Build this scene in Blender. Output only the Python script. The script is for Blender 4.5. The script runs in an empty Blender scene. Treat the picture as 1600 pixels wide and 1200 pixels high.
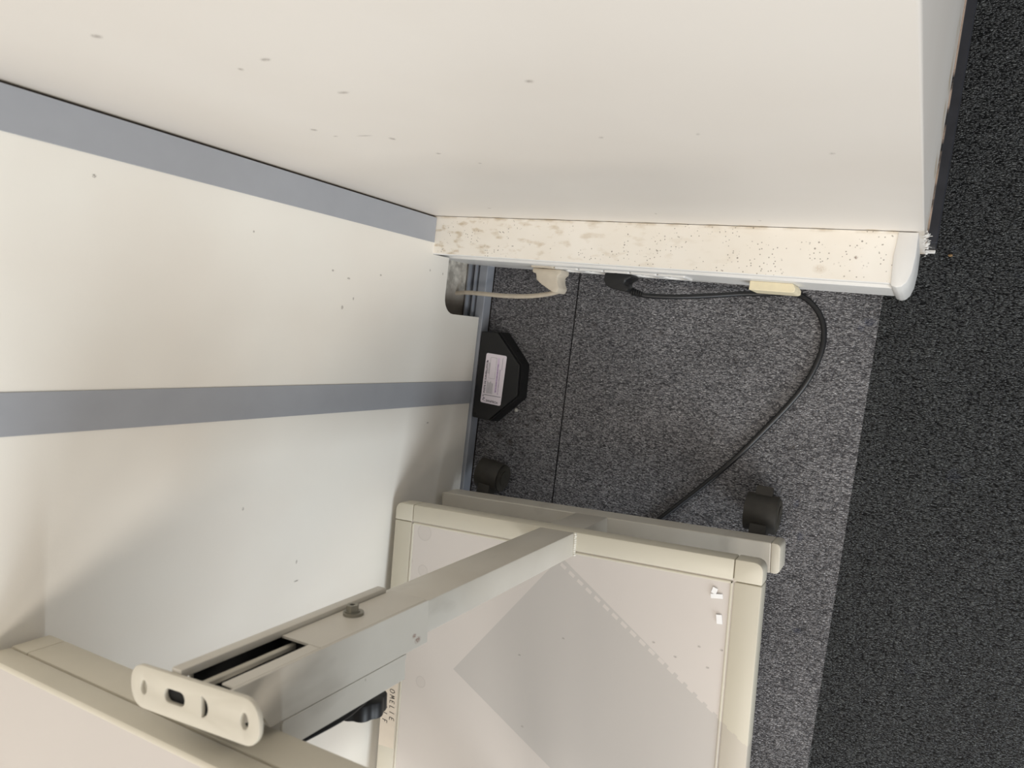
import bpy, bmesh, math, random
from mathutils import Vector, Matrix
random.seed(7)
S = bpy.context.scene
COL = S.collection

# ------------------------------------------------------------------ camera
cam = bpy.data.cameras.new('camera')
cam.sensor_width = 36.0
cam.lens = 1118.16 / 1600 * 36
cam.clip_start = 0.01
cam.dof.use_dof = True
cam.dof.focus_distance = 1.12
cam.dof.aperture_fstop = 8.0
cam_o = bpy.data.objects.new('camera', cam)
COL.objects.link(cam_o)
R = ((0.8576975923, -0.1427368756, 0.4939443536),
     (0.1150233652, 0.9896119966, 0.0862422270),
     (-0.5011232040, -0.0171546087, 0.8652059025))
M4 = Matrix([[*R[0], 0.7622], [*R[1], -0.1659], [*R[2], 1.2040], [0, 0, 0, 1]])
cam_o.matrix_world = M4
S.camera = cam_o

# ------------------------------------------------------------------ world, lamps, exposure
w = bpy.data.worlds.new('world')
S.world = w
w.use_nodes = True
w.node_tree.nodes['Background'].inputs[0].default_value = (0.95, 0.97, 1.0, 1)
w.node_tree.nodes['Background'].inputs[1].default_value = 0.28

def area(name, loc, size, size_y, power, color, target):
    l = bpy.data.lights.new(name, 'AREA')
    l.shape = 'RECTANGLE'; l.size = size; l.size_y = size_y
    l.energy = power; l.color = color
    o = bpy.data.objects.new(name, l); COL.objects.link(o)
    o.location = loc
    o.rotation_euler = (Vector(target) - Vector(loc)).to_track_quat('-Z', 'Y').to_euler()
    return o
area('ceiling_lamp', (1.10, -1.45, 2.6), 0.60, 0.60, 19, (1.0, 0.91, 0.80), (1.10, -1.45, 0))
area('ceiling_lamp_behind', (2.3, -1.5, 2.6), 0.60, 0.60, 25, (1.0, 0.92, 0.83), (2.3, -1.5, 0))
area('ceiling_lamp_far', (0.9, -3.2, 2.6), 0.60, 0.60, 26, (1.0, 0.94, 0.87), (0.9, -3.2, 0))
area('cool_fill_light', (3.2, -2.5, 1.20), 1.6, 1.3, 82, (0.87, 0.94, 1.0), (0.2, -0.4, 0.4))  # unseen cool fill, added to brighten the upright faces

vs = S.view_settings
vs.view_transform = 'Standard'
vs.look = 'None'
vs.gamma = 1.0
vs.use_curve_mapping = False
vs.exposure = 0.0

# ------------------------------------------------------------------ helpers: colour and nodes
def lin(r, g, b):
    f = lambda c: c / 12.92 if c <= 0.04045 else ((c + 0.055) / 1.055) ** 2.4
    return (f(r / 255), f(g / 255), f(b / 255), 1)

class Mat:
    def __init__(s, name, rough=0.5, metal=0.0, spec=0.5):
        s.m = bpy.data.materials.new(name); s.m.use_nodes = True
        s.nt = s.m.node_tree; s.b = s.nt.nodes['Principled BSDF']
        s.b.inputs['Roughness'].default_value = rough
        s.b.inputs['Metallic'].default_value = metal
        s.b.inputs['Specular IOR Level'].default_value = spec
        s.co = s.n('ShaderNodeTexCoord').outputs['Object']
    def n(s, t, **kw):
        x = s.nt.nodes.new(t)
        for k, v in kw.items(): setattr(x, k, v)
        return x
    def set(s, sock, v):
        if isinstance(v, (int, float, tuple, list)): sock.default_value = v
        else: s.nt.links.new(v, sock)
    def math(s, op, a, b=0.0, c=0.0, clamp=False):
        x = s.n('ShaderNodeMath', operation=op, use_clamp=clamp)
        for i, v in enumerate((a, b, c)): s.set(x.inputs[i], v)
        return x.outputs[0]
    def vmath(s, op, a, b):
        x = s.n('ShaderNodeVectorMath', operation=op)
        s.set(x.inputs[0], a); s.set(x.inputs[1], b)
        return x.outputs['Value'] if op in ('LENGTH', 'DOT_PRODUCT') else x.outputs[0]
    def mix(s, f, a, b):
        x = s.n('ShaderNodeMix', data_type='RGBA')
        s.set(x.inputs[0], f); s.set(x.inputs[6], a); s.set(x.inputs[7], b)
        return x.outputs[2]
    def map(s, scale=(1, 1, 1), rot=(0, 0, 0)):
        x = s.n('ShaderNodeMapping'); s.set(x.inputs[0], s.co)
        x.inputs['Scale'].default_value = scale; x.inputs['Rotation'].default_value = rot
        return x.outputs[0]
    def noise(s, scale, detail=3, vec=None, rough=0.5):
        x = s.n('ShaderNodeTexNoise'); s.set(x.inputs['Vector'], vec or s.co)
        x.inputs['Scale'].default_value = scale; x.inputs['Detail'].default_value = detail
        x.inputs['Roughness'].default_value = rough
        return x.outputs[0]
    def voro(s, scale, vec=None, out='Distance'):
        x = s.n('ShaderNodeTexVoronoi'); s.set(x.inputs['Vector'], vec or s.co)
        x.inputs['Scale'].default_value = scale
        return x.outputs[out]
    def ramp(s, f, lo, hi, a=0.0, b=1.0):
        x = s.n('ShaderNodeMapRange'); s.set(x.inputs[0], f)
        for i, v in enumerate((lo, hi, a, b)): x.inputs[i + 1].default_value = v
        return x.outputs[0]
    def bump(s, h, strength=0.3, dist=0.001):
        x = s.n('ShaderNodeBump'); x.inputs['Strength'].default_value = strength
        x.inputs['Distance'].default_value = dist
        s.set(x.inputs['Height'], h); s.nt.links.new(x.outputs[0], s.b.inputs['Normal'])
    def color(s, v): s.set(s.b.inputs['Base Color'], v)
    def spots(s, base, lst, col, amount=0.8):
        """small marks of their own shape; lst: (centre, half sizes)"""
        acc = None
        for c, h in lst:
            d = s.vmath('SUBTRACT', s.co, c)
            d = s.vmath('MULTIPLY', d, tuple(1 / q for q in h))
            l = s.vmath('LENGTH', d, (0, 0, 0))
            f = s.ramp(l, 1.0, 0.4)
            acc = f if acc is None else s.math('MAXIMUM', acc, f)
        wob = s.ramp(s.noise(900, 2), 0.35, 0.6)
        return s.mix(s.math('MULTIPLY', s.math('MULTIPLY', acc, wob), amount), base, col)

def plain(name, col, rough=0.5, metal=0.0, var=0.06, scale=30, bump=0.0, spec=0.5):
    m = Mat(name, rough, metal, spec)
    f = m.ramp(m.noise(scale, 4), 0.3, 0.7)
    a = tuple(c * (1 - var) for c in col[:3]) + (1,)
    b = tuple(min(1, c * (1 + var)) for c in col[:3]) + (1,)
    m.color(m.mix(f, a, b))
    if bump: m.bump(m.noise(scale * 12, 2), bump, 0.0006)
    return m.m

# ------------------------------------------------------------------ helpers: meshes
def finish(name, bm, mats, parent=None, smooth=False):
    me = bpy.data.meshes.new(name)
    bmesh.ops.recalc_face_normals(bm, faces=bm.faces)
    bm.to_mesh(me); bm.free()
    if not isinstance(mats, (list, tuple)): mats = [mats]
    for m in mats: me.materials.append(m)
    if smooth:
        for p in me.polygons: p.use_smooth = True
        me.set_sharp_from_angle(angle=math.radians(38))
    o = bpy.data.objects.new(name, me); COL.objects.link(o)
    if parent: o.parent = parent
    return o

def merge(bm, part):
    me = bpy.data.meshes.new('tmp'); part.to_mesh(me); part.free()
    bm.from_mesh(me); bpy.data.meshes.remove(me)

def box(bm, x0, x1, y0, y1, z0, z1, bev=0.0, seg=2):
    b = bmesh.new()
    bmesh.ops.create_cube(b, size=1)
    for v in b.verts:
        v.co = Vector((x0 + (v.co.x + .5) * (x1 - x0), y0 + (v.co.y + .5) * (y1 - y0), z0 + (v.co.z + .5) * (z1 - z0)))
    if bev: bmesh.ops.bevel(b, geom=b.edges[:], offset=bev, segments=seg, affect='EDGES', profile=0.5)
    merge(bm, b)
    return bm

def prism(bm, pts, lo, hi, axis='z', bev=0.0, holes=()):
    """extrude a 2-D outline (with optional holes) along an axis"""
    def P(a, b, t):
        return {'z': (a, b, t), 'x': (t, a, b), 'y': (a, t, b)}[axis]
    b = bmesh.new()
    edges = []
    for loop in (pts, *holes):
        vs_ = [b.verts.new(P(p[0], p[1], lo)) for p in loop]
        edges += [b.edges.new((vs_[i], vs_[(i + 1) % len(vs_)])) for i in range(len(vs_))]
    if holes: bmesh.ops.triangle_fill(b, edges=edges, use_beauty=True)
    else: b.faces.new(b.verts[:])
    g = bmesh.ops.extrude_face_region(b, geom=b.faces[:])
    for e in g['geom']:
        if isinstance(e, bmesh.types.BMVert):
            e.co = Vector(P(*{'z': (e.co.x, e.co.y), 'x': (e.co.y, e.co.z), 'y': (e.co.x, e.co.z)}[axis], hi))
    bmesh.ops.recalc_face_normals(b, faces=b.faces)
    if bev:
        sharp = [e for e in b.edges if len(e.link_faces) == 2 and e.calc_face_angle(0) > 0.5]
        bmesh.ops.bevel(b, geom=sharp, offset=bev, segments=2, affect='EDGES', profile=0.5)
    merge(bm, b)
    return bm

def cyl(bm, c, r, h, axis='z', seg=24, r2=None, bev=0.0):
    b = bmesh.new()
    bmesh.ops.create_cone(b, cap_ends=True, segments=seg, radius1=r, radius2=r if r2 is None else r2, depth=h)
    if bev:
        ed = [e for e in b.edges if len(e.link_faces) == 2 and e.calc_face_angle(0) > 0.9]
        bmesh.ops.bevel(b, geom=ed, offset=bev, segments=2, affect='EDGES', profile=0.5)
    rot = {'z': Matrix(), 'x': Matrix.Rotation(math.pi / 2, 4, 'Y'), 'y': Matrix.Rotation(-math.pi / 2, 4, 'X')}[axis]
    bmesh.ops.transform(b, matrix=Matrix.Translation(c) @ rot, verts=b.verts)
    merge(bm, b)
    return bm

def smooth_path(pts, n=8):
    P = [Vector(p) for p in pts]
    P = [P[0] * 2 - P[1]] + P + [P[-1] * 2 - P[-2]]
    out = []
    for i in range(1, len(P) - 2):
        for k in range(n):
            t = k / n
            a, b, c, d = P[i - 1], P[i], P[i + 1], P[i + 2]
            out.append(0.5 * ((2 * b) + (c - a) * t + (2 * a - 5 * b + 4 * c - d) * t * t + (3 * b - a - 3 * c + d) * t ** 3))
    out.append(P[-2])
    return out

def tube(bm, pts, r, seg=10, n=8, smooth=True):
    P = smooth_path(pts, n) if smooth else [Vector(p) for p in pts]
    rings = []
    up = Vector((0.13, 0.21, 1)).normalized()
    for i, p in enumerate(P):
        t = (P[min(i + 1, len(P) - 1)] - P[max(i - 1, 0)]).normalized()
        a = t.cross(up)
        a = a.normalized() if a.length > 1e-4 else Vector((1, 0, 0))
        c = a.cross(t).normalized()
        rr = r(i / (len(P) - 1)) if callable(r) else r
        rings.append([bm.verts.new(p + (a * math.cos(q) + c * math.sin(q)) * rr) for q in (2 * math.pi * k / seg for k in range(seg))])
    for i in range(len(rings) - 1):
        for k in range(seg):
            bm.faces.new((rings[i][k], rings[i][(k + 1) % seg], rings[i + 1][(k + 1) % seg], rings[i + 1][k]))
    bm.faces.new(rings[0]); bm.faces.new(rings[-1][::-1])
    return bm

def rounded(x0, x1, y0, y1, r, seg=5, corners=(1, 1, 1, 1)):
    pts = []
    for (cx, cy, a0, on) in ((x1, y1, 0, corners[0]), (x0, y1, 90, corners[1]), (x0, y0, 180, corners[2]), (x1, y0, 270, corners[3])):
        rr = r if on else 0
        sx = -1 if cx == x1 else 1
        sy = -1 if cy == y1 else 1
        if not on: pts.append((cx, cy)); continue
        for k in range(seg + 1):
            a = math.radians(a0 + 90 * k / seg)
            pts.append((cx + sx * rr + rr * math.cos(a), cy + sy * rr + rr * math.sin(a)))
    return pts

def circle(cx, cy, rx, ry=None, seg=16, rot=0):
    ry = rx if ry is None else ry
    out = []
    for k in range(seg):
        a = 2 * math.pi * k / seg
        x, y = rx * math.cos(a), ry * math.sin(a)
        out.append((cx + x * math.cos(rot) - y * math.sin(rot), cy + x * math.sin(rot) + y * math.cos(rot)))
    return out

def text_mesh(bm, txt, size, loc, rot=0.0, bold=0.0):
    c = bpy.data.curves.new('t', 'FONT'); c.body = txt; c.size = size; c.offset = bold
    c.resolution_u = 2
    o = bpy.data.objects.new('t', c); COL.objects.link(o)
    dg = bpy.context.evaluated_depsgraph_get()
    me = bpy.data.meshes.new_from_object(o.evaluated_get(dg))
    me.transform(Matrix.Translation(loc) @ Matrix.Rotation(rot, 4, 'Z'))
    bm.from_mesh(me)
    bpy.data.objects.remove(o); bpy.data.curves.remove(c); bpy.data.meshes.remove(me)

def thing(name, loc, rz, label, cat, group=None):
    o = bpy.data.objects.new(name, None); COL.objects.link(o)
    o.empty_display_size = 0.05
    o.location = loc; o.rotation_euler = (0, 0, rz)
    o['label'] = label; o['category'] = cat
    if group: o['group'] = group
    return o
def tag(o, label, cat, group=None):
    o['label'] = label; o['category'] = cat
    if group: o['group'] = group
    return o
def struct(o): o['kind'] = 'structure'; return o

# ------------------------------------------------------------------ materials
def mat_paint():
    m = Mat('painted_plaster', 0.45)
    base = m.mix(m.ramp(m.noise(3, 3), 0.35, 0.65), lin(219, 212, 203), lin(224, 218, 210))
    sp = [((.225, 0, .909), (.006, .02, .004)), ((.283, 0, .833), (.003, .02, .003)), ((.323, 0, .844), (.006, .02, .003)),
          ((.330, 0, .772), (.007, .02, .003)), ((.498, 0, .766), (.004, .02, .003)), ((.290, 0, .588), (.004, .02, .003)),
          ((.206, 0, .683), (.005, .02, .004)), ((.213, 0, .66), (.004, .02, .002)), ((.250, 0, .658), (.012, .02, .0018)),
          ((.275, 0, .645), (.004, .02, .005)), ((.493, 0, .628), (.003, .02, .002)), ((.578, 0, .629), (.002, .02, .002)),
          ((.671, 0, .564), (.003, .02, .002)), ((.315, 0, .546), (.003, .02, .002)), ((.42, 0, .27), (.002, .02, .004)),
          ((.55, 0, .24), (.003, .02, .003)), ((.16, 0, .28), (.004, .02, .003))]
    c = m.spots(base, sp, lin(96, 80, 66), 0.85)
    # grime line where the wall meets the trunking
    z = m.n('ShaderNodeSeparateXYZ'); m.set(z.inputs[0], m.co)
    g = m.math('MULTIPLY', m.ramp(z.outputs[2], .204, .197), m.ramp(m.noise(38, 5, m.map((1, 1, .2))), 0.46, 0.62))
    c = m.mix(m.math('MULTIPLY', g, .6), c, lin(176, 152, 112))
    m.color(c); m.bump(m.noise(260, 2), 0.08, 0.0005)
    return m.m
M_paint = mat_paint()

def mat_vinyl():
    m = Mat('textured_vinyl', 0.42)
    base = m.mix(m.ramp(m.noise(4, 3), 0.35, 0.65), lin(232, 226, 216), lin(236, 232, 223))
    sp = [((0, -.067, .779), (.02, .0025, .003)), ((0, -.174, .404), (.02, .004, .003)), ((0, -.122, .43), (.02, .002, .003)),
          ((0, -.13, .396), (.02, .002, .004)), ((0, -.159, .382), (.02, .003, .002)), ((0, -.09, .575), (.02, .002, .002)),
          ((0, -.094, .199), (.02, .003, .002)), ((0, -.096, .161), (.02, .003, .002)), ((0, -.117, .325), (.02, .002, .003)),
          ((0, -.365, .159), (.02, .002, .004)), ((0, -.556, .449), (.02, .004, .002)), ((0, -.586, .446), (.02, .002, .006)),
          ((0, -.457, .555), (.02, .003, .002))]
    c = m.spots(base, sp, lin(90, 78, 68), 0.8)
    m.color(c); m.bump(m.noise(420, 3), 0.12, 0.0005)
    return m.m
M_vinyl = mat_vinyl()
M_strip = plain('grey_cover_strip', lin(158, 160, 165), 0.45, var=0.02)
M_track = plain('grey_floor_track', lin(150, 154, 162), 0.4, 0.0, var=0.05)

def mat_trunk():
    m = Mat('aged_white_plastic', 0.38)
    base = m.mix(m.ramp(m.noise(14, 4), .3, .7), lin(226, 224, 220), lin(233, 231, 227))
    m.color(base); return m.m
M_trunk = mat_trunk()
def mat_dust():
    m = Mat('dusty_white_plastic', 0.5)
    base = m.mix(m.ramp(m.noise(9, 4), .35, .65), lin(240, 233, 221), lin(247, 242, 233))
    x = m.n('ShaderNodeSeparateXYZ'); m.set(x.inputs[0], m.co)
    dens = m.ramp(x.outputs[0], 0.20, -0.36)
    smear = m.math('MULTIPLY', m.ramp(m.noise(46, 7, m.map((.8, 1.7, 1))), .54, .68), dens)
    base = m.mix(m.math('MULTIPLY', smear, .8), base, lin(190, 170, 138))
    edge = m.math('MULTIPLY', m.ramp(x.outputs[1], .0245, .0295), m.ramp(m.noise(40, 6), .42, .62))
    base = m.mix(m.math('MULTIPLY', edge, .6), base, lin(170, 146, 106))
    v = m.voro(210)
    keep = m.ramp(m.noise(28, 2), .50, .58)
    pts = m.math('MULTIPLY', m.ramp(v, .21, .15), keep)
    v2 = m.voro(90)
    pts2 = m.math('MULTIPLY', m.ramp(v2, .13, .09), m.ramp(m.noise(40, 2), .53, .60))
    p = m.math('MAXIMUM', pts, pts2)
    base = m.mix(m.math('MULTIPLY', p, .7), base, lin(96, 82, 70))
    base = m.spots(base, [((.305, -.005, .195), (.0028, .0028, .02))], lin(110, 80, 60), 1.0)
    base = m.spots(base, [((.264, -.022, .195), (.010, .007, .02))], lin(214, 200, 182), 0.8)
    m.color(base); m.bump(m.noise(160, 3), .12, .0006)
    return m.m
M_dust = mat_dust()

def mat_carpet(name, lo, mid, hi, rot, tint, sheen):
    m = Mat(name, 0.5, spec=0.6)
    vec = m.map((0.60, 1.40, 1), (0, 0, rot))
    wv = m.n('ShaderNodeMix', data_type='VECTOR')
    nz = m.n('ShaderNodeTexNoise'); nz.inputs['Scale'].default_value = 120
    m.set(nz.inputs['Vector'], m.co)
    off = m.vmath('SCALE', nz.outputs['Color'], (0, 0, 0))
    sc = m.n('ShaderNodeVectorMath', operation='SCALE'); m.set(sc.inputs[0], nz.outputs['Color']); sc.inputs[3].default_value = 0.006
    vec2 = m.vmath('ADD', vec, sc.outputs[0])
    d = m.voro(430, vec2)
    cell = m.voro(430, vec2, 'Color')
    s3 = m.n('ShaderNodeSeparateColor'); m.set(s3.inputs[0], cell)
    h = m.ramp(d, 0.62, 0.05)
    c = m.mix(m.ramp(s3.outputs[0], .15, .95), lo, mid)
    c = m.mix(m.math('MULTIPLY', m.ramp(s3.outputs[1], .62, 1.0), m.ramp(d, .40, .05)), c, hi)
    c = m.mix(m.ramp(d, .42, .85, 0, .85), c, (lo[0] * .35, lo[1] * .35, lo[2] * .35, 1))
    big = m.ramp(m.noise(7, 4), .3, .7, .82, 1.12)
    mul = m.n('ShaderNodeMix', data_type='RGBA', blend_type='MULTIPLY'); mul.inputs[0].default_value = 1
    cc = m.n('ShaderNodeCombineColor')
    for i in range(3): m.set(cc.inputs[i], big)
    m.set(mul.inputs[6], c); m.set(mul.inputs[7], cc.outputs[0])
    c = mul.outputs[2]
    # blue and brown flecks of spilt dirt
    c = m.mix(m.math('MULTIPLY', m.ramp(m.noise(24, 5), .66, .74), .5), c, tint)
    if name.startswith('grey'):
        c = m.spots(c, [((.101, -.351, 0), (.006, .003, .02)), ((.140, -.347, 0), (.008, .003, .02)), ((.12, -.36, 0), (.005, .004, .02)), ((.596, -.313, 0), (.007, .004, .02)),
                        ((.085, -.40, 0), (.010, .008, .02)), ((.06, -.39, 0), (.010, .010, .02)), ((.17, -.30, 0), (.003, .002, .02))], lin(44, 34, 26), .9)
        c = m.spots(c, [((.678, -.105, 0), (.012, .008, .02)), ((.668, -.115, 0), (.006, .006, .02)), ((.615, -.40, 0), (.006, .008, .02)), ((.628, -.45, 0), (.006, .010, .02)), ((.645, -.60, 0), (.008, .006, .02))], lin(48, 54, 78), .6)
    m.color(c); m.bump(h, 0.8, 0.0020)
    m.b.inputs['Sheen Weight'].default_value = sheen
    m.set(m.b.inputs['Specular IOR Level'], m.ramp(d, .72, .32, 0.06, .85))
    return m.m
M_carpet_light = mat_carpet('grey_loop_carpet', lin(78, 77, 80), lin(152, 150, 152), lin(240, 239, 239), 0.12, lin(52, 44, 40), 0.0)
M_carpet_dark = mat_carpet('charcoal_loop_carpet', lin(20, 21, 23), lin(62, 64, 64), lin(128, 131, 128), -0.22, lin(30, 32, 44), 0.0)
M_seam = plain('dirty_screed', lin(52, 42, 32), 0.9, var=.3, scale=60)

def mat_skirt():
    m = Mat('scuffed_charcoal_paint', 0.4)
    base = m.mix(m.ramp(m.noise(40, 4), .3, .7), lin(34, 35, 40), lin(46, 47, 53))
    z = m.n('ShaderNodeSeparateXYZ'); m.set(z.inputs[0], m.co)
    top = m.math('MULTIPLY', m.ramp(z.outputs[0], .7385, .7372), m.ramp(m.noise(22, 6, m.map((.05, 1, .05))), .40, .52))
    base = m.mix(top, base, lin(205, 186, 172))
    scr = m.ramp(m.noise(60, 3, m.map((1, .25, 3))), .70, .74)
    base = m.mix(m.math('MULTIPLY', scr, .8), base, lin(150, 148, 150))
    bot = m.math('MULTIPLY', m.ramp(z.outputs[2], .012, .002), .8)
    base = m.mix(bot, base, lin(70, 54, 36))
    m.color(base); return m.m
M_skirt = mat_skirt()

M_beige = plain('beige_frame_plastic', lin(206, 199, 182), 0.42, var=.025, scale=18)
M_beige_dark = plain('beige_joint_shadow_gap', lin(120, 108, 92), 0.6)
def mat_post():
    m = Mat('beige_powder_coat', 0.32)
    base = m.mix(m.ramp(m.noise(9, 4), .35, .65), lin(200, 194, 182), lin(208, 203, 192))
    rust = [((.334, -.036, .600), (.006, .004, .005)), ((.334, -.034, .622), (.006, .004, .006)), ((.334, -.028, .628), (.006, .003, .004))]
    base = m.spots(base, rust, lin(120, 78, 62), .95)
    sm = m.ramp(m.noise(16, 4, m.map((1, 1, .4))), .62, .75)
    base = m.mix(m.math('MULTIPLY', sm, .25), base, lin(120, 108, 92))
    m.color(base); m.bump(m.noise(500, 2), .04, .0004)
    return m.m
M_post = mat_post()
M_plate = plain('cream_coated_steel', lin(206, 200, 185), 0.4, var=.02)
M_blackplastic = plain('black_plastic', lin(19, 19, 20), 0.5, var=.1, bump=.1)
M_blackmatte = plain('matte_black_and_shade', lin(7, 7, 8), 0.8)  # black small parts, and the painted shade inside the post's slots
M_rubber = plain('worn_black_rubber', lin(50, 46, 38), 0.7, var=.3, scale=90, bump=.2)
M_hood = plain('dusty_black_caster', lin(46, 43, 38), 0.6, var=.25, scale=70)
M_cable_black = plain('black_cable_sheath', lin(19, 19, 21), 0.4)
M_cable_beige = plain('aged_beige_cable', lin(196, 184, 166), 0.5, var=.08, scale=80)
M_plug_beige = plain('aged_beige_plug', lin(205, 194, 176), 0.45, var=.05, scale=80)
M_yellow = plain('yellowed_plastic', lin(234, 222, 190), 0.45, var=.04, scale=80)
M_steel = plain('dull_zinc_steel', lin(150, 146, 134), 0.4, 0.6, var=.1, scale=80)
M_weld = plain('painted_weld', lin(222, 218, 206), 0.3, var=.08, scale=200)
M_label = plain('label_paper', lin(236, 228, 236), 0.4, var=.01)
M_ink = plain('label_ink', lin(54, 48, 66), 0.6)
M_inkgrey = plain('label_grey_print', lin(150, 152, 154), 0.6)
M_inkpurple = plain('label_purple_print', lin(128, 92, 150), 0.6)
M_inklilac = plain('label_lilac_band', lin(222, 206, 228), 0.6)
M_tape = plain('paper_tape', lin(226, 214, 198), 0.7, var=.03, scale=60)
M_pen = plain('pencil', lin(70, 66, 64), 0.8)
M_white = plain('white_paper', lin(246, 246, 246), 0.5, var=.01)
M_crumb = plain('pale_crumb', lin(190, 188, 182), 0.8)
def mat_grime():
    m = Mat('grimy_back_box', 0.55)
    base = m.mix(m.ramp(m.noise(30, 5), .35, .65), lin(196, 190, 180), lin(222, 217, 206))
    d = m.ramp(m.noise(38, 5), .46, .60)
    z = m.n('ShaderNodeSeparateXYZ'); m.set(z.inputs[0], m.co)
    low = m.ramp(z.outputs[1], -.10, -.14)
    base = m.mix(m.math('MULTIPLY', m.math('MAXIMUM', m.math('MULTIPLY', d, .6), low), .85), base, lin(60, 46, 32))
    m.color(base); return m.m
M_grime = mat_grime()

# trolley frame of reference
TX, TY, TR = 0.018, -0.497, math.radians(5.3)
def t_local(x, y):
    dx, dy = x - TX, y - TY
    return (dx * math.cos(TR) + dy * math.sin(TR), -dx * math.sin(TR) + dy * math.cos(TR))

def ghost_mask(m):
    """faded print left by a sheet of sprocket-hole paper: 1 where the old colour survives"""
    A = t_local(.330, -.508); B = t_local(.628, -.684)
    H0 = t_local(.331, -.519); H1 = t_local(.567, -.649)
    Cc = t_local(.162, -.745)
    x = m.n('ShaderNodeSeparateXYZ'); m.set(x.inputs[0], m.co)
    X, Y = x.outputs[0], x.outputs[1]
    def line(P, Q):  # signed distance, positive on the paper's side (right of P->Q)
        dx, dy = Q[0] - P[0], Q[1] - P[1]; L = math.hypot(dx, dy)
        nx, ny = dy / L, -dx / L
        return m.math('ADD', m.math('MULTIPLY', X, nx), m.math('MULTIPLY_ADD', Y, ny, -(P[0] * nx + P[1] * ny)))
    def along(P, Q):
        dx, dy = Q[0] - P[0], Q[1] - P[1]; L = math.hypot(dx, dy)
        return m.math('ADD', m.math('MULTIPLY', X, dx / L), m.math('MULTIPLY_ADD', Y, dy / L, -(P[0] * dx + P[1] * dy) / L))
    e1 = line(A, B)
    e2 = line(Cc, A)
    D = t_local(.356, -.835)
    e3 = line(D, Cc)
    inside = m.math('MINIMUM', m.math('MINIMUM', e1, e2), e3)
    inside = m.ramp(inside, -.0004, .0004)
    hd = m.math('ABSOLUTE', line(H0, H1))
    t = along(H0, H1)
    per = m.math('FRACT', m.math('DIVIDE', t, 0.0172))
    hole = m.math('MULTIPLY', m.math('LESS_THAN', per, .60), m.math('LESS_THAN', hd, .0026))
    hole = m.math('MULTIPLY', hole, m.math('MULTIPLY', m.math('GREATER_THAN', t, 0.0), m.math('LESS_THAN', t, .34)))
    return m.math('MULTIPLY', inside, m.math('SUBTRACT', 1.0, hole))

def mat_faded(name, base_a, base_b, ghost, rough, stains=()):
    m = Mat(name, rough)
    base = m.mix(m.ramp(m.noise(5, 3), .35, .65), base_a, base_b)
    sp = [(t_local(*p) + (.24,), (.003, .002, .05)) for p in ((.487, -.590), (.52, -.60), (.55, -.575), (.58, -.57), (.30, -.79), (.35, -.63), (.28, -.68), (.565, -.60))]
    c = m.mix(m.math('MULTIPLY', ghost_mask(m), 1.0), base, ghost)
    c = m.spots(c, sp, lin(110, 102, 96), .7)
    # rings left by cups
    for (cx, cy, r) in stains:
        d = m.vmath('SUBTRACT', m.co, (cx, cy, .24)); l = m.vmath('LENGTH', d, (0, 0, 0))
        ring = m.math('MULTIPLY', m.ramp(l, r - .003, r - .001), m.ramp(l, r + .001, r))
        fill = m.ramp(l, r, r - .003)
        c = m.mix(m.math('MAXIMUM', m.math('MULTIPLY', ring, .14), m.math('MULTIPLY', fill, .06)), c, lin(120, 112, 104))
    m.color(c)
    return m.m
ST = [(*t_local(.075, -.535), .014), (*t_local(.05, -.59), .007), (*t_local(.08, -.60), .010), (*t_local(.10, -.79), .010)]
M_lam = mat_faded('faded_grey_laminate', lin(213, 206, 200), lin(216, 209, 203), lin(197, 192, 187), .36, ST)
M_rail = mat_faded('faded_beige_rail', lin(206, 200, 183), lin(209, 203, 187), lin(195, 188, 175), .42)
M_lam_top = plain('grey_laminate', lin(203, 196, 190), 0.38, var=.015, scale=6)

# ------------------------------------------------------------------ floor: carpet tiles on a screed
bm = bmesh.new(); box(bm, -.2, 2.2, -2.0, 1.1, -.06, -.007)
floor = struct(finish('floor', bm, M_seam))
SEAM = 0.1908
cols = [(.0085, SEAM - .0015), (SEAM + .0015, SEAM + .5), (SEAM + .5, SEAM + 1.0), (SEAM + 1.0, SEAM + 1.5)]
rows = [(-1.47, -.97), (-.97, -.47), (-.47, .03), (.03, .53), (.53, 1.03)]
tile_i = 0
for ci, (x0, x1) in enumerate(cols):
    for (y0, y1) in rows:
        bm = bmesh.new(); box(bm, x0, x1, y0, y1, -.007, 0)
        o = finish('carpet_tile', bm, M_carpet_light if ci < 2 else M_carpet_dark, floor)

# ------------------------------------------------------------------ left/back wall: framing, vinyl panels, cover strips, floor track
bm = bmesh.new(); box(bm, -.20, -.062, -2.0, .9, -.01, 2.6)
wall_b = struct(finish('wall_back', bm, M_strip))
Y1a, Y1b, Y2a, Y2b = 0.0, -.046, -.290, -.334
# panel beside the corner, notched for the trunking and the cable outlet
arc = [(-.165 + .030 * (1 - math.cos(math.radians(a))), .117 + .030 * math.sin(math.radians(a))) for a in range(0, 91, 15)]
pts = [(-.311, .028), (-.165, .028)] + arc + [(-.066, .147), (-.066, .1945), (-.0035, .1945), (-.0035, 2.55), (-.311, 2.55)]
bm = bmesh.new(); prism(bm, pts, -.012, 0, 'x')
finish('wall_panel', bm, M_vinyl, wall_b)
bm = bmesh.new(); box(bm, -.012, 0, -1.20, -.313, .028, 2.55)
finish('wall_panel', bm, M_vinyl, wall_b)
bm = bmesh.new(); box(bm, -.012, 0, -2.0, -1.203, .028, 2.55)
finish('wall_panel', bm, M_vinyl, wall_b)
bm = bmesh.new(); box(bm, 0, .0014, Y1b, -.0034, .1965, 2.55, .0005, 1)
finish('cover_strip', bm, M_strip, wall_b)
bm = bmesh.new(); box(bm, 0, .0014, Y2b, Y2a, .028, 2.55, .0005, 1)
finish('cover_strip', bm, M_strip, wall_b)
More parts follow.
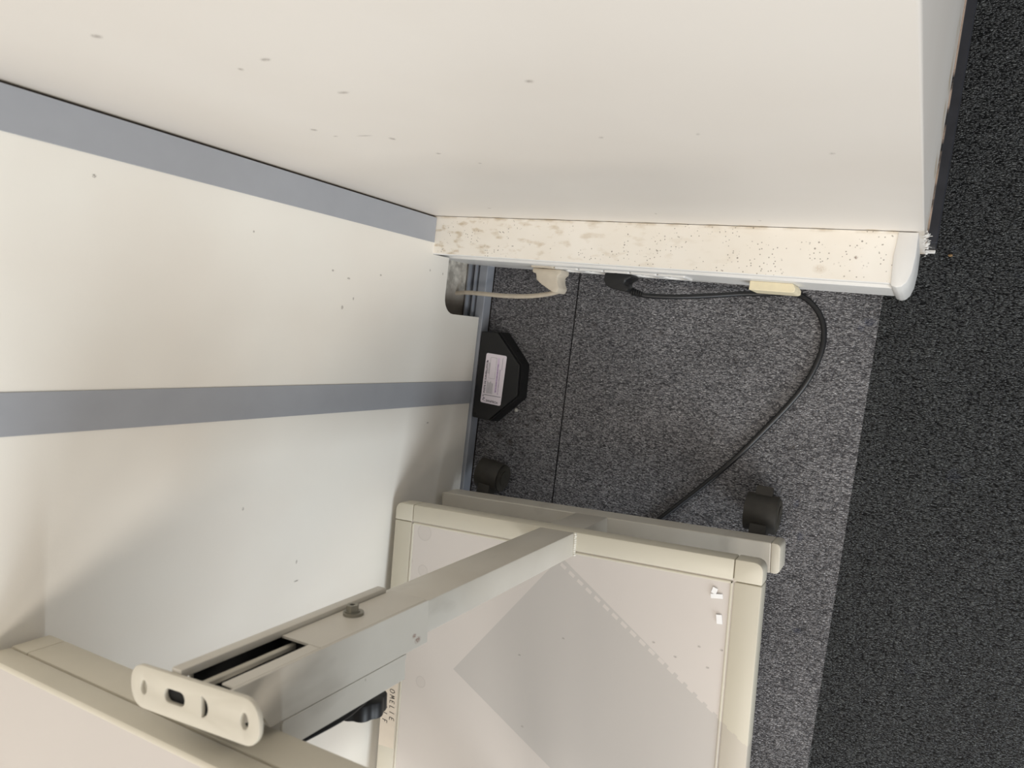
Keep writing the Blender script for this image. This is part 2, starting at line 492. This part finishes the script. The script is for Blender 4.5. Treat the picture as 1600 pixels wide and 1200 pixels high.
# grimy metal box and rails seen through the outlet
bm = bmesh.new(); box(bm, -.062, -.036, -.175, -.002, .02, .175)
box(bm, -.060, -.013, -.172, -.166, .02, .16)
finish('cable_box', bm, M_grime, wall_b)
bm = bmesh.new()
box(bm, -.032, -.029, -.172, 0, .0, .036); box(bm, -.020, -.017, -.172, 0, .0, .030)
finish('channel_rail', bm, M_track, wall_b)
bm = bmesh.new()
box(bm, -.012, .0065, -2.0, .0, 0, .026, .0012, 1)
trim = struct(finish('trim_1', bm, M_track))

# ------------------------------------------------------------------ projecting wall on the right of the corner
L = .736
bm = bmesh.new(); box(bm, -.012, L, 0.0, 1.0, -.005, 2.6, .0012, 1)
wall_r = struct(finish('wall_right', bm, M_paint))
bm = bmesh.new(); box(bm, L, .750, .006, 1.0, 0, .070, .0015, 1)
base_r = struct(finish('baseboard_right', bm, M_skirt))
bm = bmesh.new(); box(bm, L + .001, .749, .001, .0055, 0, .012, .001, 1)
finish('putty_lump', bm, M_trunk, base_r)
# torn paint along the foot of the corner
bm = bmesh.new()
for k in range(30):
    z = random.uniform(.0, .17); a = random.uniform(-.9, .9); ln = random.uniform(.003, .008)
    p = Vector((L + random.uniform(-.002, .002), random.uniform(-.003, .012) * (1 - z / .25), z))
    d = Vector((random.uniform(.3, 1), random.uniform(-.2, .9), random.uniform(-.5, .8))).normalized() * ln
    q = Vector((-d.z, random.uniform(-.3, .3) * ln, d.x)).normalized() * random.uniform(.001, .003)
    t = Vector((.0006, -.0008, 0))
    va = [bm.verts.new(c) for c in (p - q, p + q, p + d, p - q + t, p + q + t, p + d + t)]
    for f in ((0, 1, 2), (3, 5, 4), (0, 2, 5, 3), (1, 4, 5, 2), (0, 3, 4, 1)): bm.faces.new([va[i] for i in f])
tp = finish('torn_paint', bm, M_trunk, wall_r); tp['kind'] = 'stuff'
tp['label'] = 'frayed flakes of white paint at the foot of the wall corner'

# ------------------------------------------------------------------ cable trunking along the right wall
trunk = thing('cable_trunking', (.36, -.03, 0), 0, 'white plastic cable trunking with a dusty top, low along the wall', 'trunking')
def T(bm):
    bmesh.ops.translate(bm, verts=bm.verts, vec=(-.36, .03, 0)); return bm
prof = [(-.0008, .004), (-.058, .004), (-.064, .010), (-.0655, .136), (-.0655, .1400), (-.0648, .1408), (-.0612, .1415),
        (-.0642, .1825), (-.0632, .1830), (-.0632, .1855), (-.0655, .1865), (-.0655, .1935), (-.0640, .1952), (-.0008, .1956)]
bm = bmesh.new(); prism(bm, prof, -.040, .709, 'x')
bm.normal_update()
for f in bm.faces:
    f.normal_update()
    if abs(f.normal.z) > .9 and f.calc_center_median().z > .19: f.material_index = 1
T(bm)
o = finish('trunking_body', bm, [M_trunk, M_dust], trunk)
cap = [(.708, -.001), (.7305, -.001), (.7312, -.030), (.7298, -.050), (.7262, -.062), (.7210, -.0680), (.7150, -.0695), (.7085, -.0670), (.7072, -.045), (.7066, -.03), (.7078, -.015)]
bm = bmesh.new(); prism(bm, cap, .001, .1968, 'z', .0015); T(bm)
finish('end_cap', bm, M_trunk, trunk, True)
for k in range(6):
    x = .145 + k * .046
    bm = bmesh.new()
    b2 = rounded(x + .0008, x + .0452, .062, .108, .003, 3)
    prism(bm, b2, -.0680, -.0648, 'y', .0006, [circle(x + .023, .085, .0185, seg=18)])
    cyl(bm, (x + .023, -.0653, .085), .0186, .0008, 'y', 18)
    T(bm)
    sk = finish('socket', bm, M_plug_beige if k == 0 else M_trunk, trunk)
    for s in (-1, 1):
        bm = bmesh.new(); cyl(bm, (x + .023 + s * .0095, -.0662, .085), .0024, .0008, 'y', 10)
        finish('contact_hole', T(bm), M_blackmatte, sk)
bm = bmesh.new(); prism(bm, [(.519, -.0652), (.5795, -.0652), (.5835, -.071), (.5835, -.0765), (.580, -.0785), (.519, -.0785)], .050, .108, 'z', .001); T(bm)
o = finish('outlet_cover', bm, M_yellow, trunk); o['label'] = 'yellowed plastic outlet cover'

# ------------------------------------------------------------------ beige plug and its cable into the wall
pc = thing('power_cord', (.175, -.095, .085), 0, 'beige plug in the trunking with a short beige cable into the wall outlet', 'power cord')
def TP(bm, v):
    bmesh.ops.translate(bm, verts=bm.verts, vec=(-v[0], -v[1], -v[2])); return bm
bm = bmesh.new()
prism(bm, [(.147, -.0682), (.203, -.0682), (.203, -.0760), (.1975, -.080), (.1985, -.090), (.2035, -.1005), (.1995, -.1085), (.1915, -.1080), (.168, -.0960), (.1565, -.0885), (.1545, -.0775), (.147, -.0760)], .068, .102, 'z', .0025)
finish('plug', TP(bm, (.175, -.095, .085)), M_plug_beige, pc, True)
bm = bmesh.new()
tube(bm, [(.197, -.104, .085), (.172, -.111, .082), (.130, -.1175, .076), (.08, -.1205, .071), (.03, -.1205, .067), (-.01, -.121, .064), (-.045, -.125, .06)], .0042)
finish('cable', TP(bm, (.175, -.095, .085)), M_cable_beige, pc, True)

# ------------------------------------------------------------------ black plug with a long cable over the carpet
pb = thing('power_cord', (.31, -.08, .085), 0, 'black plug in the trunking with a long black cable looping over the carpet', 'power cord')
V = (.31, -.08, .085)
bm = bmesh.new()
prism(bm, [(.284, -.0682), (.331, -.0682), (.3315, -.074), (.3215, -.0790), (.3205, -.0840), (.330, -.0905), (.327, -.0965), (.314, -.0955), (.297, -.0925), (.288, -.0885), (.284, -.082)], .066, .104, 'z', .003)
finish('plug', TP(bm, V), M_blackplastic, pb, True)
bm = bmesh.new()
for k in range(5): cyl(bm, (.330 + k * .0038, -.0945 - k * .0006, .084), .0064 - k * .0005, .0026, 'x', 12)
finish('strain_relief', TP(bm, V), M_blackplastic, pb)
bm = bmesh.new()
zf = .0042
tube(bm, [(.326, -.0935, .085), (.350, -.0985, .080), (.395, -.0955, .062), (.440, -.088, .038), (.487, -.079, .015), (.520, -.0755, zf + .002), (.562, -.0715, zf), (.585, -.078, zf), (.606, -.097, zf), (.6175, -.123, zf), (.6185, -.157, zf), (.607, -.199, zf), (.588, -.237, zf), (.557, -.284, zf), (.514, -.345, zf), (.469, -.400, zf), (.431, -.443, zf), (.395, -.485, zf), (.34, -.56, zf), (.29, -.66, zf), (.27, -.76, zf)], .0043)
finish('cable', TP(bm, V), M_cable_black, pb, True)

# ------------------------------------------------------------------ black bait box at the foot of the wall
bait = thing('bait_box', (.055, -.275, 0), 0, 'black trapezoid plastic bait box with a white label, against the wall', 'bait box')
BV = (.055, -.275, 0)
top = [(.0115, -.1915), (.047, -.1895), (.1035, -.246), (.106, -.304), (.0485, -.360), (.0115, -.3595)]
bot = [(.0095, -.1900), (.056, -.1880), (.1085, -.243), (.1105, -.308), (.054, -.3635), (.0095, -.3615)]
bm = bmesh.new()
vb = [bm.verts.new((x, y, .0005)) for x, y in bot]; vt = [bm.verts.new((x, y, .024)) for x, y in [((a[0] * .6 + b[0] * .4), (a[1] * .6 + b[1] * .4)) for a, b in zip(top, bot)]]
bm.faces.new(vb); bm.faces.new(vt)
for i in range(6): bm.faces.new((vb[i], vb[(i + 1) % 6], vt[(i + 1) % 6], vt[i]))
finish('tray', TP(bm, BV), M_blackplastic, bait)
bm = bmesh.new(); prism(bm, top, .0245, .0305, 'z', .0015)
finish('lid', TP(bm, BV), M_blackplastic, bait)
for (c, ax) in (((.085, -.2215, .012), 'x'), ((.099, -.2360, .012), 'x'), ((.018, -.352, .0306), 'z')):
    bm = bmesh.new(); cyl(bm, c, .0022, .004 if ax == 'x' else .0012, ax, 8)
    finish('lock_pin', TP(bm, BV), M_blackmatte, bait)
ZL = .0306
bm = bmesh.new(); prism(bm, rounded(.0275, .0735, -.328, -.2315, .0035, 4), ZL - .0001, ZL + .0003)
bmesh.ops.rotate(bm, verts=bm.verts, cent=(.05, -.28, 0), matrix=Matrix.Rotation(math.radians(-1.2), 3, 'Z'))
lab = finish('label', TP(bm, BV), M_label, bait)
lab['label'] = 'white printed label with purple lines'
zt = ZL + .0006
def flat(bm, x0, x1, y0, y1, z): 
    vs_ = [bm.verts.new(c) for c in ((x0, y0, z), (x1, y0, z), (x1, y1, z), (x0, y1, z))]; bm.faces.new(vs_)
bm = bmesh.new()
text_mesh(bm, 'POSTE DE SURVEILLANCE', .0054, (.0345, -.3085, zt), math.pi / 2, .00012)
text_mesh(bm, 'SANITECH', .0058, (.0385, -.3245, zt), -.05, .0001)
for (x, y, a, b) in ((.0315, -.3145, .0025, .0008), (.0335, -.3185, .0030, .0012), (.0320, -.3215, .0024, .0010), (.0350, -.3235, .0012, .0008)):
    flat(bm, x - a * .7, x + a * .7, y - b * .7, y + b * .7, zt)
flat(bm, .0295, .0710, -.3122, -.3114, zt)
flat(bm, .0320, .0345, -.2475, -.2450, zt)
finish('black_print', TP(bm, BV), M_ink, lab)
bm = bmesh.new()
for i in range(2): 
    for k in range(12): flat(bm, .0365 + i * .0018, .0375 + i * .0018, -.2700 + k * .0018, -.2688 + k * .0018, zt)
for i in range(6): flat(bm, .0375 + i * .0024, .0385 + i * .0024, -.3085, -.2840 - random.uniform(0, .004), zt)
for (x0, x1, y0, y1) in ((.0395, .0530, -.2790, -.2786), (.0395, .0530, -.2385, -.2381), (.0395, .0399, -.2790, -.2381), (.0527, .0531, -.2790, -.2381), (.0665, .0672, -.2600, -.2370)): flat(bm, x0, x1, y0, y1, zt)
finish('grey_print', TP(bm, BV), M_inkgrey, lab)
bm = bmesh.new(); flat(bm, .0555, .0600, -.305, -.238, zt - .0001)
finish('lilac_band', TP(bm, BV), M_inklilac, lab)
bm = bmesh.new()
text_mesh(bm, 'NE PAS OUVRIR NI DEPLACER CE POSTE', .0030, (.0590, -.3040, zt), math.pi / 2, .00005)
text_mesh(bm, "EN CAS D'URGENCE APPELER LE SERVICE", .0026, (.0642, -.3075, zt), math.pi / 2, .00005)
finish('purple_print', TP(bm, BV), M_inkpurple, lab)

def lump(name, c, r, mat, label, cat, sq=(1, 1, .7), group=None):
    b = bmesh.new(); bmesh.ops.create_icosphere(b, subdivisions=2, radius=r)
    for v in b.verts: v.co *= random.uniform(.75, 1.1); v.co = Vector((v.co.x * sq[0], v.co.y * sq[1], v.co.z * sq[2]))
    o = finish(name, b, mat); o.location = c
    return tag(o, label, cat, group)
lump('crumb', (.0925, -.3345, .003), .0042, M_crumb, 'pale crumb on the carpet touching the black bait box', 'crumb')
lump('crumb', (.768, .0, .0015), .003, plain('tan_grit', lin(130, 104, 72), .9), 'tan speck of grit on dark carpet beside the charcoal skirting end', 'crumb', (1.1, .8, .6))

# ------------------------------------------------------------------ trolley
tr = thing('equipment_trolley', (TX, TY, 0), TR, 'beige steel trolley with a grey shelf, adjustable post and castors', 'trolley')
KL, KR = .060, .036
def skew(bm):
    for v in bm.verts:
        k = KL + (KR - KL) * max(0, min(1, v.co.x / .6))
        v.co.x += v.co.y * k
    return bm

def tray(u0, u1, w0, w1, zt, th, rw, sw, m_rail, m_lam, sk=True):
    """framed board: laminate, bead, four rails, four corner blocks. w0 is the front (+y) edge"""
    f = skew if sk else (lambda b: b)
    g = .0004
    out = {}
    bm = bmesh.new(); box(bm, u0 + sw - .004, u1 - sw + .004, w1 + rw - .004, w0 - rw + .004, zt - th + .006, zt - .0022)
    out['lam'] = finish('laminate_panel', f(bm), m_lam, tr)
    bm = bmesh.new()
    for (a, b, c, d) in ((u0 + sw, u1 - sw, w0 - rw - .0035, w0 - rw), (u0 + sw, u1 - sw, w1 + rw, w1 + rw + .0035), (u0 + sw, u0 + sw + .0035, w1 + rw, w0 - rw), (u1 - sw - .0035, u1 - sw, w1 + rw, w0 - rw)):
        box(bm, a, b, c, d, zt - .006, zt - .0005, .0009, 1)
    finish('edge_bead', f(bm), m_rail, tr)
    for (a, b, c, d) in ((u0 + sw + g, u1 - sw - g, w0 - rw + .0012, w0), (u0 + sw + g, u1 - sw - g, w1, w1 + rw - .0012)):
        bm = bmesh.new(); box(bm, a, b, c, d, zt - th, zt, .0025, 2)
        finish('rail', f(bm), m_rail, tr, True)
    for (a, b) in ((u0, u0 + sw - .0012), (u1 - sw + .0012, u1)):
        bm = bmesh.new(); box(bm, a, b, w1 + rw + g, w0 - rw - g, zt - th, zt, .0025, 2)
        o = finish('rail', f(bm), m_rail, tr, True)
        out.setdefault('side', []).append(o)
    for i, (a, b, c, d, cn) in enumerate(((u0, u0 + sw - g, w0 - rw + g, w0, (0, 1, 0, 0)), (u1 - sw + g, u1, w0 - rw + g, w0, (1, 0, 0, 0)),
                         (u0, u0 + sw - g, w1, w1 + rw - g, (0, 0, 1, 0)), (u1 - sw + g, u1, w1, w1 + rw - g, (0, 0, 0, 1)))):
        bm = bmesh.new(); prism(bm, rounded(a, b, c, d, .012, 5, cn), zt - th, zt, 'z', .002)
        finish('corner_block', f(bm), m_rail, tr, True)
    return out
ZS = .240
sh = tray(-.007, .602, .0015, -.56, ZS, .030, .030, .037, M_rail, M_lam)
# upper board: a laminate slab on a beige frame of rails
BU0, BU1, BW0, BW1 = -.018, .585, -.050, -.56
for (a, b, c, d) in ((BU0 + .034, BU1 - .034, BW0 - .026, BW0), (BU0 + .034, BU1 - .034, BW1, BW1 + .026), (BU0, BU0 + .026, BW1 + .034, BW0 - .034), (BU1 - .026, BU1, BW1 + .034, BW0 - .034)):
    bm = bmesh.new(); box(bm, a, b, c, d, .8000, .8362, .0015, 2)
    finish('board_rail', bm, M_beige, tr, True)
for (a, b, c, d, cn) in ((BU0, BU0 + .0335, BW0 - .0335, BW0, (0, 1, 0, 0)), (BU1 - .0335, BU1, BW0 - .0335, BW0, (1, 0, 0, 0)),
                         (BU0, BU0 + .0335, BW1, BW1 + .0335, (0, 0, 1, 0)), (BU1 - .0335, BU1, BW1, BW1 + .0335, (0, 0, 0, 1))):
    bm = bmesh.new(); prism(bm, rounded(a, b, c, d, .008, 4, cn), .8000, .8365, 'z', .0015)
    finish('board_corner', bm, M_beige, tr, True)
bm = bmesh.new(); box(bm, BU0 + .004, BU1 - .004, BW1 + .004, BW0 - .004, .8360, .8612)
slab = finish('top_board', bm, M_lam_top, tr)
bm = bmesh.new(); prism(bm, rounded(BU0, BU1, BW1, BW0, .010, 4), .8382, .8618, 'z', .0022, [rounded(BU0 + .007, BU1 - .007, BW1 + .007, BW0 - .007, .004, 3)])
finish('edge_band', bm, M_beige, slab, True)

# feet with castors
def foot(w0, w1):
    bm = bmesh.new(); box(bm, 0, .588, w1, w0, .067, .112, .0015, 2)
    ft = finish('foot_bar', bm, M_post, tr)
    bm = bmesh.new(); prism(bm, rounded(.588, .6015, w1, w0, .007, 4, (1, 0, 0, 1)), .0668, .1122, 'z', .002)
    finish('end_plug', bm, M_plate, ft, True)
    bm = bmesh.new(); box(bm, -.003, 0, w1 + .001, w0 - .001, .068, .111, .001, 1)
    finish('end_plug', bm, M_plate, ft)
def caster(u, wst, ang, brake):
    """twin-wheel hooded castor trailing from its stem at (u, wst)"""
    mt = Matrix.Translation((u, wst, 0)) @ Matrix.Rotation(ang, 4, 'Z')
    def X(bm): bmesh.ops.transform(bm, matrix=mt, verts=bm.verts); return bm
    wy, r = .038, .0265
    bm = bmesh.new()
    arc = lambda rad, a0, a1, n: [(wy + rad * math.cos(math.radians(a0 + (a1 - a0) * k / n)), r + rad * math.sin(math.radians(a0 + (a1 - a0) * k / n))) for k in range(n + 1)]
    prism(bm, arc(.0310, 8, 178, 14) + arc(.0280, 178, 8, 14), -.0245, .0245, 'x', .0008)     # shell over both wheels
    prism(bm, arc(.0278, -30, 210, 14), -.0080, .0080, 'x')                                # web between the wheels
    prism(bm, [(wy - .030, .028), (wy - .012, .048), (wy - .014, .056), (-.012, .0600), (-.012, .046), (wy - .040, .036)], -.013, .013, 'x', .002)   # neck
    cyl(bm, (0, 0, .0625), .009, .0095, 'z', 14)
    c = finish('caster', X(bm), M_hood, tr, True)
    for s in (-1, 1):
        bm = bmesh.new()
        cyl(bm, (s * .0175, wy, r), r, .0155, 'x', 28, bev=.003)
        cyl(bm, (s * .0255, wy, r), r * .55, .002, 'x', 20)
        finish('wheel', X(bm), M_rubber, c, True)
    if brake:
        bm = bmesh.new(); prism(bm, [(-.0135, wy + .026), (.0135, wy + .026), (.0125, wy + .043), (-.0125, wy + .043)], .030, .036, 'z', .0012)
        bmesh.ops.rotate(bm, verts=bm.verts, cent=(0, wy + .029, .033), matrix=Matrix.Rotation(-.35, 3, 'X'))
        finish('brake_lever', X(bm), M_hood, c, True)
foot(0.0, -.045)
caster(.556, -.012, math.radians(-4), True)
caster(.050, -.010, math.radians(-9), False)
foot(-.515, -.560)
caster(.555, -.56, math.radians(170), True)
caster(.045, -.56, math.radians(186), False)

# post: lower tube, sliding sleeve, clamp bracket, top plate
PU0, PU1 = .2735, .3315
bm = bmesh.new(); box(bm, PU0, PU1, -.0345, .0005, .1115, .745, .002, 2)
post = finish('post', bm, M_post, tr, True)
bm = bmesh.new()
for k in range(12): 
    b2 = bmesh.new(); bmesh.ops.create_icosphere(b2, subdivisions=1, radius=.0028)
    bmesh.ops.translate(b2, verts=b2.verts, vec=(PU1 + .0012 + random.uniform(-.0006, .0006), -.001 - k * .0028, ZS + .0012)); merge(bm, b2)
finish('weld_bead', bm, M_weld, post, True)
bm = bmesh.new()
prism(bm, [(-.0420, .605), (.0028, .605), (.0028, .852), (-.026, .852), (-.030, .820), (-.0420, .812)], PU1 + .0002, .3345, 'x', .0006)   # +x cheek
box(bm, .2845, PU1 + .0002, .0006, .0028, .605, .756)                   # front web below the slot
box(bm, .3175, PU1 + .0002, .0006, .0028, .756, .846, .0008, 1)         # front web beside the slot
box(bm, PU0 - .0025, PU0 - .0002, -.036, .0, .612, .840)                # -x cheek
box(bm, PU0 - .0002, PU1 + .0002, -.0372, -.0352, .605, .835)            # back web
sleeve = finish('sleeve', bm, M_post, tr)
bm = bmesh.new(); box(bm, .2715, .2835, .0006, .0075, .612, .856, .0012, 2)
finish('edge_flange', bm, M_post, sleeve, True)
bm = bmesh.new(); box(bm, .2738, .3312, -.0350, -.0335, .746, .834); box(bm, .2738, .2752, -.0335, -.0002, .746, .838); box(bm, .3298, .3312, -.0335, -.0002, .746, .850); box(bm, .2752, .3298, -.0335, -.0002, .7455, .747)
finish('slot_shade_liner', bm, M_blackmatte, sleeve)  # black walls put in as the deep shade inside the sleeve
bm = bmesh.new(); box(bm, .2880, .2935, -.0105, -.005, .747, .851, .001, 1)
finish('guide_rod', bm, M_plate, sleeve)
bm = bmesh.new()
cyl(bm, (.3000, .0042, .681), .0100, .0026, 'y', 20); cyl(bm, (.2985, .0060, .681), .0075, .0014, 'y', 20)
prism(bm, circle(.2985, .681, .0064, seg=6), .006, .0125, 'y', .0005, [circle(.2985, .681, .0026, seg=10)])
finish('bolt', bm, M_steel, sleeve)
bm = bmesh.new(); cyl(bm, (.2985, .0105, .681), .0027, .001, 'y', 10)
finish('bolt_socket', bm, M_blackmatte, sleeve)
# clamp bracket carrying the top board
bm = bmesh.new()
box(bm, .3310, .3338, -.0685, -.0425, .640, .799, .0006, 1)
box(bm, .2720, .3310, -.0685, -.0660, .640, .799, .0006, 1)
box(bm, .3338, .3346, -.0475, -.0425, .640, .700)
box(bm, .3338, .3346, -.0445, -.0425, .700, .799)
br = finish('clamp_bracket', bm, M_post, tr)
# lobed clamp knob behind the bracket
bm = bmesh.new()
pts = []
for k in range(72):
    a = 2 * math.pi * k / 72
    rr = .0238 + .0028 * (abs(math.cos(a * 4)) - .5)
    pts.append((.3035 + rr * math.cos(a), .670 + rr * math.sin(a)))
prism(bm, pts, -.0965, -.0805, 'y', .0012, [circle(.3035, .670, .013, seg=20)])
cyl(bm, (.3035, -.0905, .670), .0135, .010, 'y', 20)
cyl(bm, (.3035, -.0775, .670), .008, .022, 'y', 18)
finish('clamp_knob', bm, M_blackplastic, br, True)
bm = bmesh.new(); tube(bm, [(.326, -.0725, .690), (.330, -.0735, .72), (.329, -.0730, .76), (.326, -.0720, .799)], .0022)
finish('cord', bm, M_cable_black, br, True)
# black block added below the plate, standing in for shade in its slots
bm = bmesh.new(); box(bm, .262, .318, -.0225, -.0010, .8522, .8553, .0005, 1)
finish('slot_shade_block', bm, M_blackmatte, tr)
# slotted top plate
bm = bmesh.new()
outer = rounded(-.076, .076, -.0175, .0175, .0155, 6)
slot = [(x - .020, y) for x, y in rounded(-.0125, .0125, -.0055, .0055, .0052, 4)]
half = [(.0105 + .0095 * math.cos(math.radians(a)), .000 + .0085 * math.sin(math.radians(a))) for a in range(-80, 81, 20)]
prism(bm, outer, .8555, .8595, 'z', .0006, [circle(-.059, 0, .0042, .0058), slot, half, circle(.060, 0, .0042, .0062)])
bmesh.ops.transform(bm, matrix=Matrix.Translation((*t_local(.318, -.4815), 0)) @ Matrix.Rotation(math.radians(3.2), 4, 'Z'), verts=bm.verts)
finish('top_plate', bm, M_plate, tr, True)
# rear post under the board, out of the picture
bm = bmesh.new(); box(bm, PU0, PU1, -.555, -.520, .1115, .801, .002, 2)
finish('post', bm, M_post, tr, True)

# paper tape with handwriting on the shelf's left rail
tape_u0, tape_u1 = -.0280, .0045
bm = bmesh.new(); prism(bm, [(-.0240, -.300), (.0095, -.300), (.0020, -.4310), (-.0315, -.4330)], ZS, ZS + .0004)
tape = finish('tape_label', bm, M_tape, tr)
strokes = {'O': [[(0, .2), (.1, .85), (.5, 1), (.75, .6), (.6, .1), (.25, 0), (0, .2)]],
           'M': [[(0, 0), (.2, 1), (.4, .3), (.6, 1), (.75, 0)]],
           'E': [[(.6, .95), (.1, .9), (0, .05), (.6, 0)], [(.05, .5), (.5, .5)]],
           'L': [[(.15, 1), (0, 0), (.5, .02)]], 'I': [[(.1, 0), (.25, 1)]], 'F': [[(0, 0), (.1, 1), (.6, .95)], [(.05, .5), (.45, .52)]],
           'G': [[(.65, .9), (.2, .95), (0, .4), (.25, 0), (.6, .1), (.6, .45), (.35, .45)]]}
def write(bm, txt, x, y, h, adv):
    # reads downwards: along -y, letter tops towards +x
    for ch in txt:
        for st in strokes.get(ch, []):
            P = [Vector((x + q * h, y - p * h * .8, ZS + .0006)) for p, q in st]
            for a, b in zip(P, P[1:]):
                d = (b - a).normalized(); n = Vector((-d.y, d.x, 0)) * .0006
                bm.faces.new([bm.verts.new(c) for c in (a - n, b - n, b + n, a + n)])
        y -= adv
bm = bmesh.new()
write(bm, 'OMELIE', -.0085, -.327, .0105, .0100)
write(bm, 'E  ILF', -.0240, -.322, .0105, .0125)
finish('handwriting', bm, M_pen, tape)

# scraps on the shelf
def scrap(x, y, rz, a, b, label, z=0.0, tilt=0.0):
    bm = bmesh.new(); box(bm, -a, a, -b, b, 0, .0012, .0002, 1)
    for v in bm.verts: v.co.z += .0022 * (v.co.x / a) ** 2 * .6
    o = finish('paper_scrap', bm, M_white)
    o.location = (x, y, ZS - .0021 + z); o.rotation_euler = (tilt, 0, rz)
    return tag(o, label, 'paper scrap', 'white paper scraps on the grey shelf')
scrap(.5600, -.4925, 1.35, .0042, .0034, 'short white paper scrap tucked against the wider one, nearest the front rail')
scrap(.5640, -.4990, .22, .0080, .0030, 'long white paper scrap lying crosswise against the short one on the grey shelf')
scrap(.5715, -.5290, -1.35, .0062, .0038, 'single white paper scrap lying apart, close to the right rail of the shelf')
